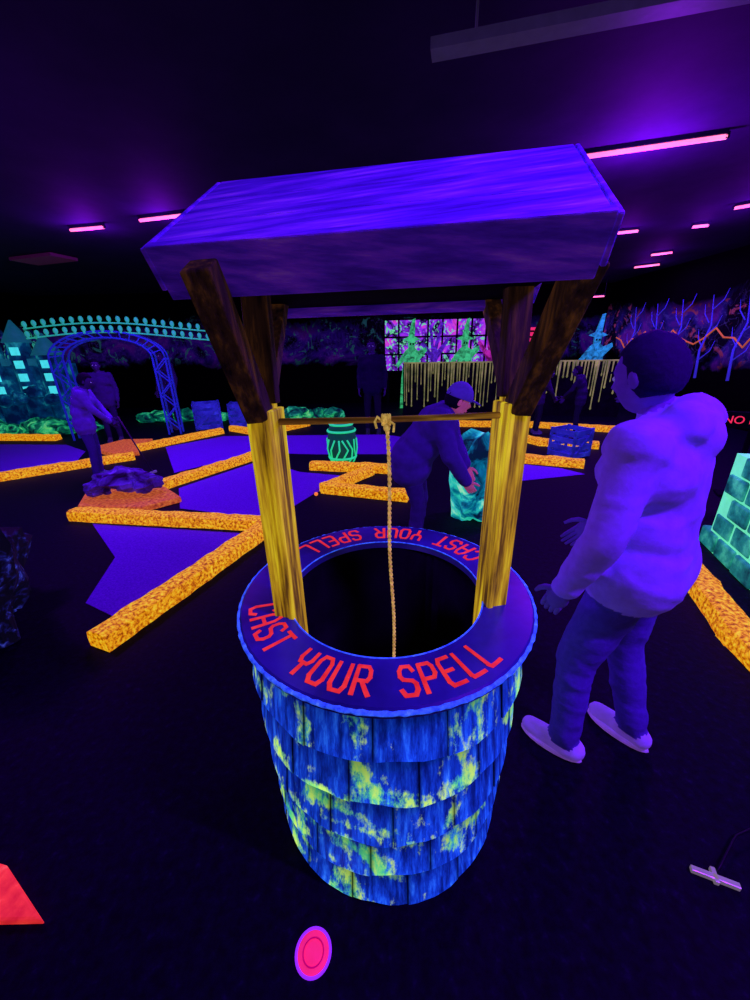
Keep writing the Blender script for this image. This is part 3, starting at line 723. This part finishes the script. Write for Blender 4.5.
    def hair(p):
        x,y,z=p; kk=1+.05*noise.noise(p*6)+.02*noise.noise(p*18)
        v=Vector((.087*x,.106*y,.120*z))*kk
        if y<=.1:
            if z<-.62: v.z=-.62*.12+(z+.62)*.05
        else:
            t=min(1,(y-.1)/.35); lim=-.62+t*(.62+.42)
            if z<lim: v.z=lim*.12+(z-lim)*.03; v.y=min(v.y,.03*s+.0); v.x*=.93
        return v*s
    b.ell(hc+Rh@Vector((0,-.012,.016))*s,None,Rh,1,32,22,hair)
    if cap is not None:
        def cf(p):
            z=max(p.z,-.05); return Vector((.094*p.x,.112*p.y,.125*z))*s
        b.ell(hc+Rh@Vector((0,-.006,.025))*s,None,Rh,5,24,14,cf)
        b.ell(hc+Rh@Vector((0,.125,.032))*s,(.07*s,.065*s,.008*s),Rh@Matrix.Rotation(-.2,3,'X'),5,16,6)
    if ponytail: b.tube([hc+Rh@Vector(v)*s for v in ((0,-.1,.03),(0,-.14,0),(0,-.14,-.1),(0,-.12,-.18))],[.02*s,.03*s,.028*s,.01*s],8,1)
    mm=[mats['skin'],mats['hair'],mats['eye'],M_BLK,mats['lip']]
    if cap is not None: mm.append(cap)
    b.build('head',mm,e)
    for q,sd in (('L',-1),('R',1)):
        d=(J['w'+q]-J['e'+q]).normalized(); w0=J['w'+q]+d*.02*s
        n_=Vector((-sd,0,0)); n_=(n_-d*n_.dot(d)).normalized(); sdv=d.cross(n_)*(-sd)
        if sdv.y<0: sdv=-sdv
        b=MB()
        b.tube([W(w0-d*.02*s),W(w0+d*.01*s)],[.024*s,.026*s],10)
        Rm=Matrix((sdv,n_,d)).transposed()
        b.ell(W(w0+d*.045*s),(.041*s,.016*s,.052*s),Rw@Rm,0,14,10)
        for fi,(off,ln) in enumerate(((.028,.072),(.010,.082),(-.009,.076),(-.027,.060))):
            p=w0+d*.085*s+sdv*off*s; pts=[p-d*.02*s,p]; cur=p; ang=.25
            for st in (.42,.33,.25):
                dirn=(d*math.cos(ang)+n_*math.sin(ang)); cur=cur+dirn*ln*st*s; pts.append(cur); ang+=.38
            b.tube([W(x) for x in pts],[.0095*s,.0095*s,.0088*s,.008*s,.006*s],8)
        p=w0+d*.025*s+sdv*.028*s
        b.tube([W(x) for x in (p,p+(d*.6+sdv*.8)*.03*s,p+(d*.85+sdv*.75+n_*.1)*.05*s,p+(d*1.25+sdv*.75+n_*.3)*.06*s)],[.012*s,.0115*s,.010*s,.007*s],8)
        b.build('hand_'+q.lower(),[mats['skin']],e)
    b=MB()
    for q,fy in zip('LR',footyaw):
        a=J['a'+q]; fr=rotz(fy); g0=a.z-.09*s; cc=Vector((a.x,a.y,g0))+fr@Vector((0,.045,.012))*s
        def sf(p):
            z=max(-.9,min(.9,p.z*2)); wd=.046*(1+.12*p.y); return Vector((p.x*wd,p.y*.135,z*.013))*s
        b.ell(W(cc),None,Rw@fr,0,20,8,sf)
    b.build('shoe_soles',[mats['sole']],e)
    return e,J,W,s
def cloth(name,c,e,scale=18): return noisemat(name,[(.3,tuple(x*.75 for x in c)),(.7,c)],scale,e,.85,(1,1,1),.35,spec=.1)
def mset(j,p,sh,skin=(.05,.02,.14),hair=(.008,.004,.02),ej=.1,ep=.05,es=.2,esk=.05):
    return dict(jacket=cloth('jacket_cloth',j,ej),pants=cloth('denim',p,ep,40),shoe=cloth('shoe_fabric',sh,es),sole=cloth('sole_rubber',tuple(min(1,x*1.3) for x in sh),es),
      skin=cloth('skin',skin,esk),hair=cloth('hair',hair,.0,60),eye=flat('eye_white',(.5,.45,.9),.15),lip=cloth('lips',tuple(x*.8 for x in skin),esk))
person('man_in_hoodie',(.945,1.165,0),D(40),1.71,dict(
  pelvis=(0,0,.95),waist=(.0,.01,1.1),chest=(.0,.03,1.3),neck=(0,.05,1.46),head=(-.01,.11,1.59),
  sL=(-.20,.04,1.40),eL=(-.29,.04,1.13),wL=(-.28,.13,.90),sR=(.20,.04,1.40),eR=(.27,.06,1.14),wR=(.22,.22,.96),
  kL=(-.13,.09,.51),aL=(-.155,.065,.09),kR=(.12,-.0,.50),aR=(.125,-.11,.09)),
  mset((.28,.11,.95),(.10,.04,.52),(.38,.14,1.0),ej=.10,ep=.05,es=.22,skin=(.20,.07,.60),hair=(.02,.008,.08)),puff=1.2,headrot=(-.25,-.25),voxel=.013,footyaw=(.1,-.1),hem=1.12,legs=1.16,hoodr=1.15,hemz=-.01)
person('woman_in_cap',(.40,2.95,0),D(-105),1.64,dict(
  pelvis=(0,-.10,.9),waist=(0,.0,1.03),chest=(0,.11,1.17),neck=(0,.20,1.28),head=(0,.27,1.37),
  sL=(-.19,.15,1.25),eL=(-.22,.24,1.0),wL=(-.14,.35,.80),sR=(.19,.15,1.25),eR=(.22,.24,.98),wR=(.12,.37,.74),
  hL=(-.09,-.12,.87),hR=(.09,-.12,.87),kL=(-.10,-.02,.48),kR=(.10,-.02,.48),aL=(-.12,-.06,.09),aR=(.12,-.06,.09)),
  mset((.07,.025,.32),(.05,.02,.2),(.1,.05,.3),skin=(.65,.12,.28),ej=.07,esk=.3),puff=1.4,cap=cloth('cap_cloth',(.10,.04,.5),.18),headrot=(.3,-.35))
GOLF=dict(chest=(0,.06,1.28),waist=(0,0,1.1),neck=(0,.12,1.43),head=(0,.18,1.56),sL=(-.18,.1,1.38),sR=(.18,.1,1.38),eL=(-.18,.22,1.14),eR=(.18,.22,1.14),wL=(-.04,.36,.98),wR=(.04,.36,.93))
person('golfer_in_hoodie',(-4.0,5.25,0),D(-70),1.5,GOLF,mset((.12,.035,.5),(.05,.02,.26),(.1,.05,.4),ej=.08),headrot=(0,-.3),puff=1.1,voxel=.02)
b=MB(); b.tube([(-3.60,5.37,.86),(-3.32,5.40,.03)],[.012,.008],8,0); b.beam((-3.34,5.34,.02),(-3.30,5.46,.02),.03,.03,1); b.build('golf_putter',[flat('putter_grip',(.03,.02,.06),0),flat('putter_face',(.3,.3,.5),.1)])
person('man_in_dark_coat',(-4.7,9.0,0),D(160),1.75,{},mset((.03,.015,.1),(.02,.01,.08),(.04,.02,.1),ej=.05),voxel=.022)
person('woman_in_dark_coat',(-5.35,7.75,0),D(200),1.6,{},mset((.04,.02,.14),(.02,.01,.08),(.04,.02,.1),ej=.05),voxel=.022,ponytail=True)
person('man_in_black_jacket',(.0,8.0,0),D(175),1.85,{},mset((.01,.008,.04),(.01,.008,.03),(.02,.02,.05),ej=.02),voxel=.022)
person('child_with_putter',(3.9,7.2,0),D(60),1.35,GOLF,mset((.02,.012,.07),(.01,.01,.04),(.06,.03,.2),ej=.03),voxel=.022)
person('child_in_jacket',(3.3,7.6,0),D(-100),1.3,GOLF,mset((.03,.012,.09),(.01,.01,.04),(.06,.03,.2),ej=.03),voxel=.022)
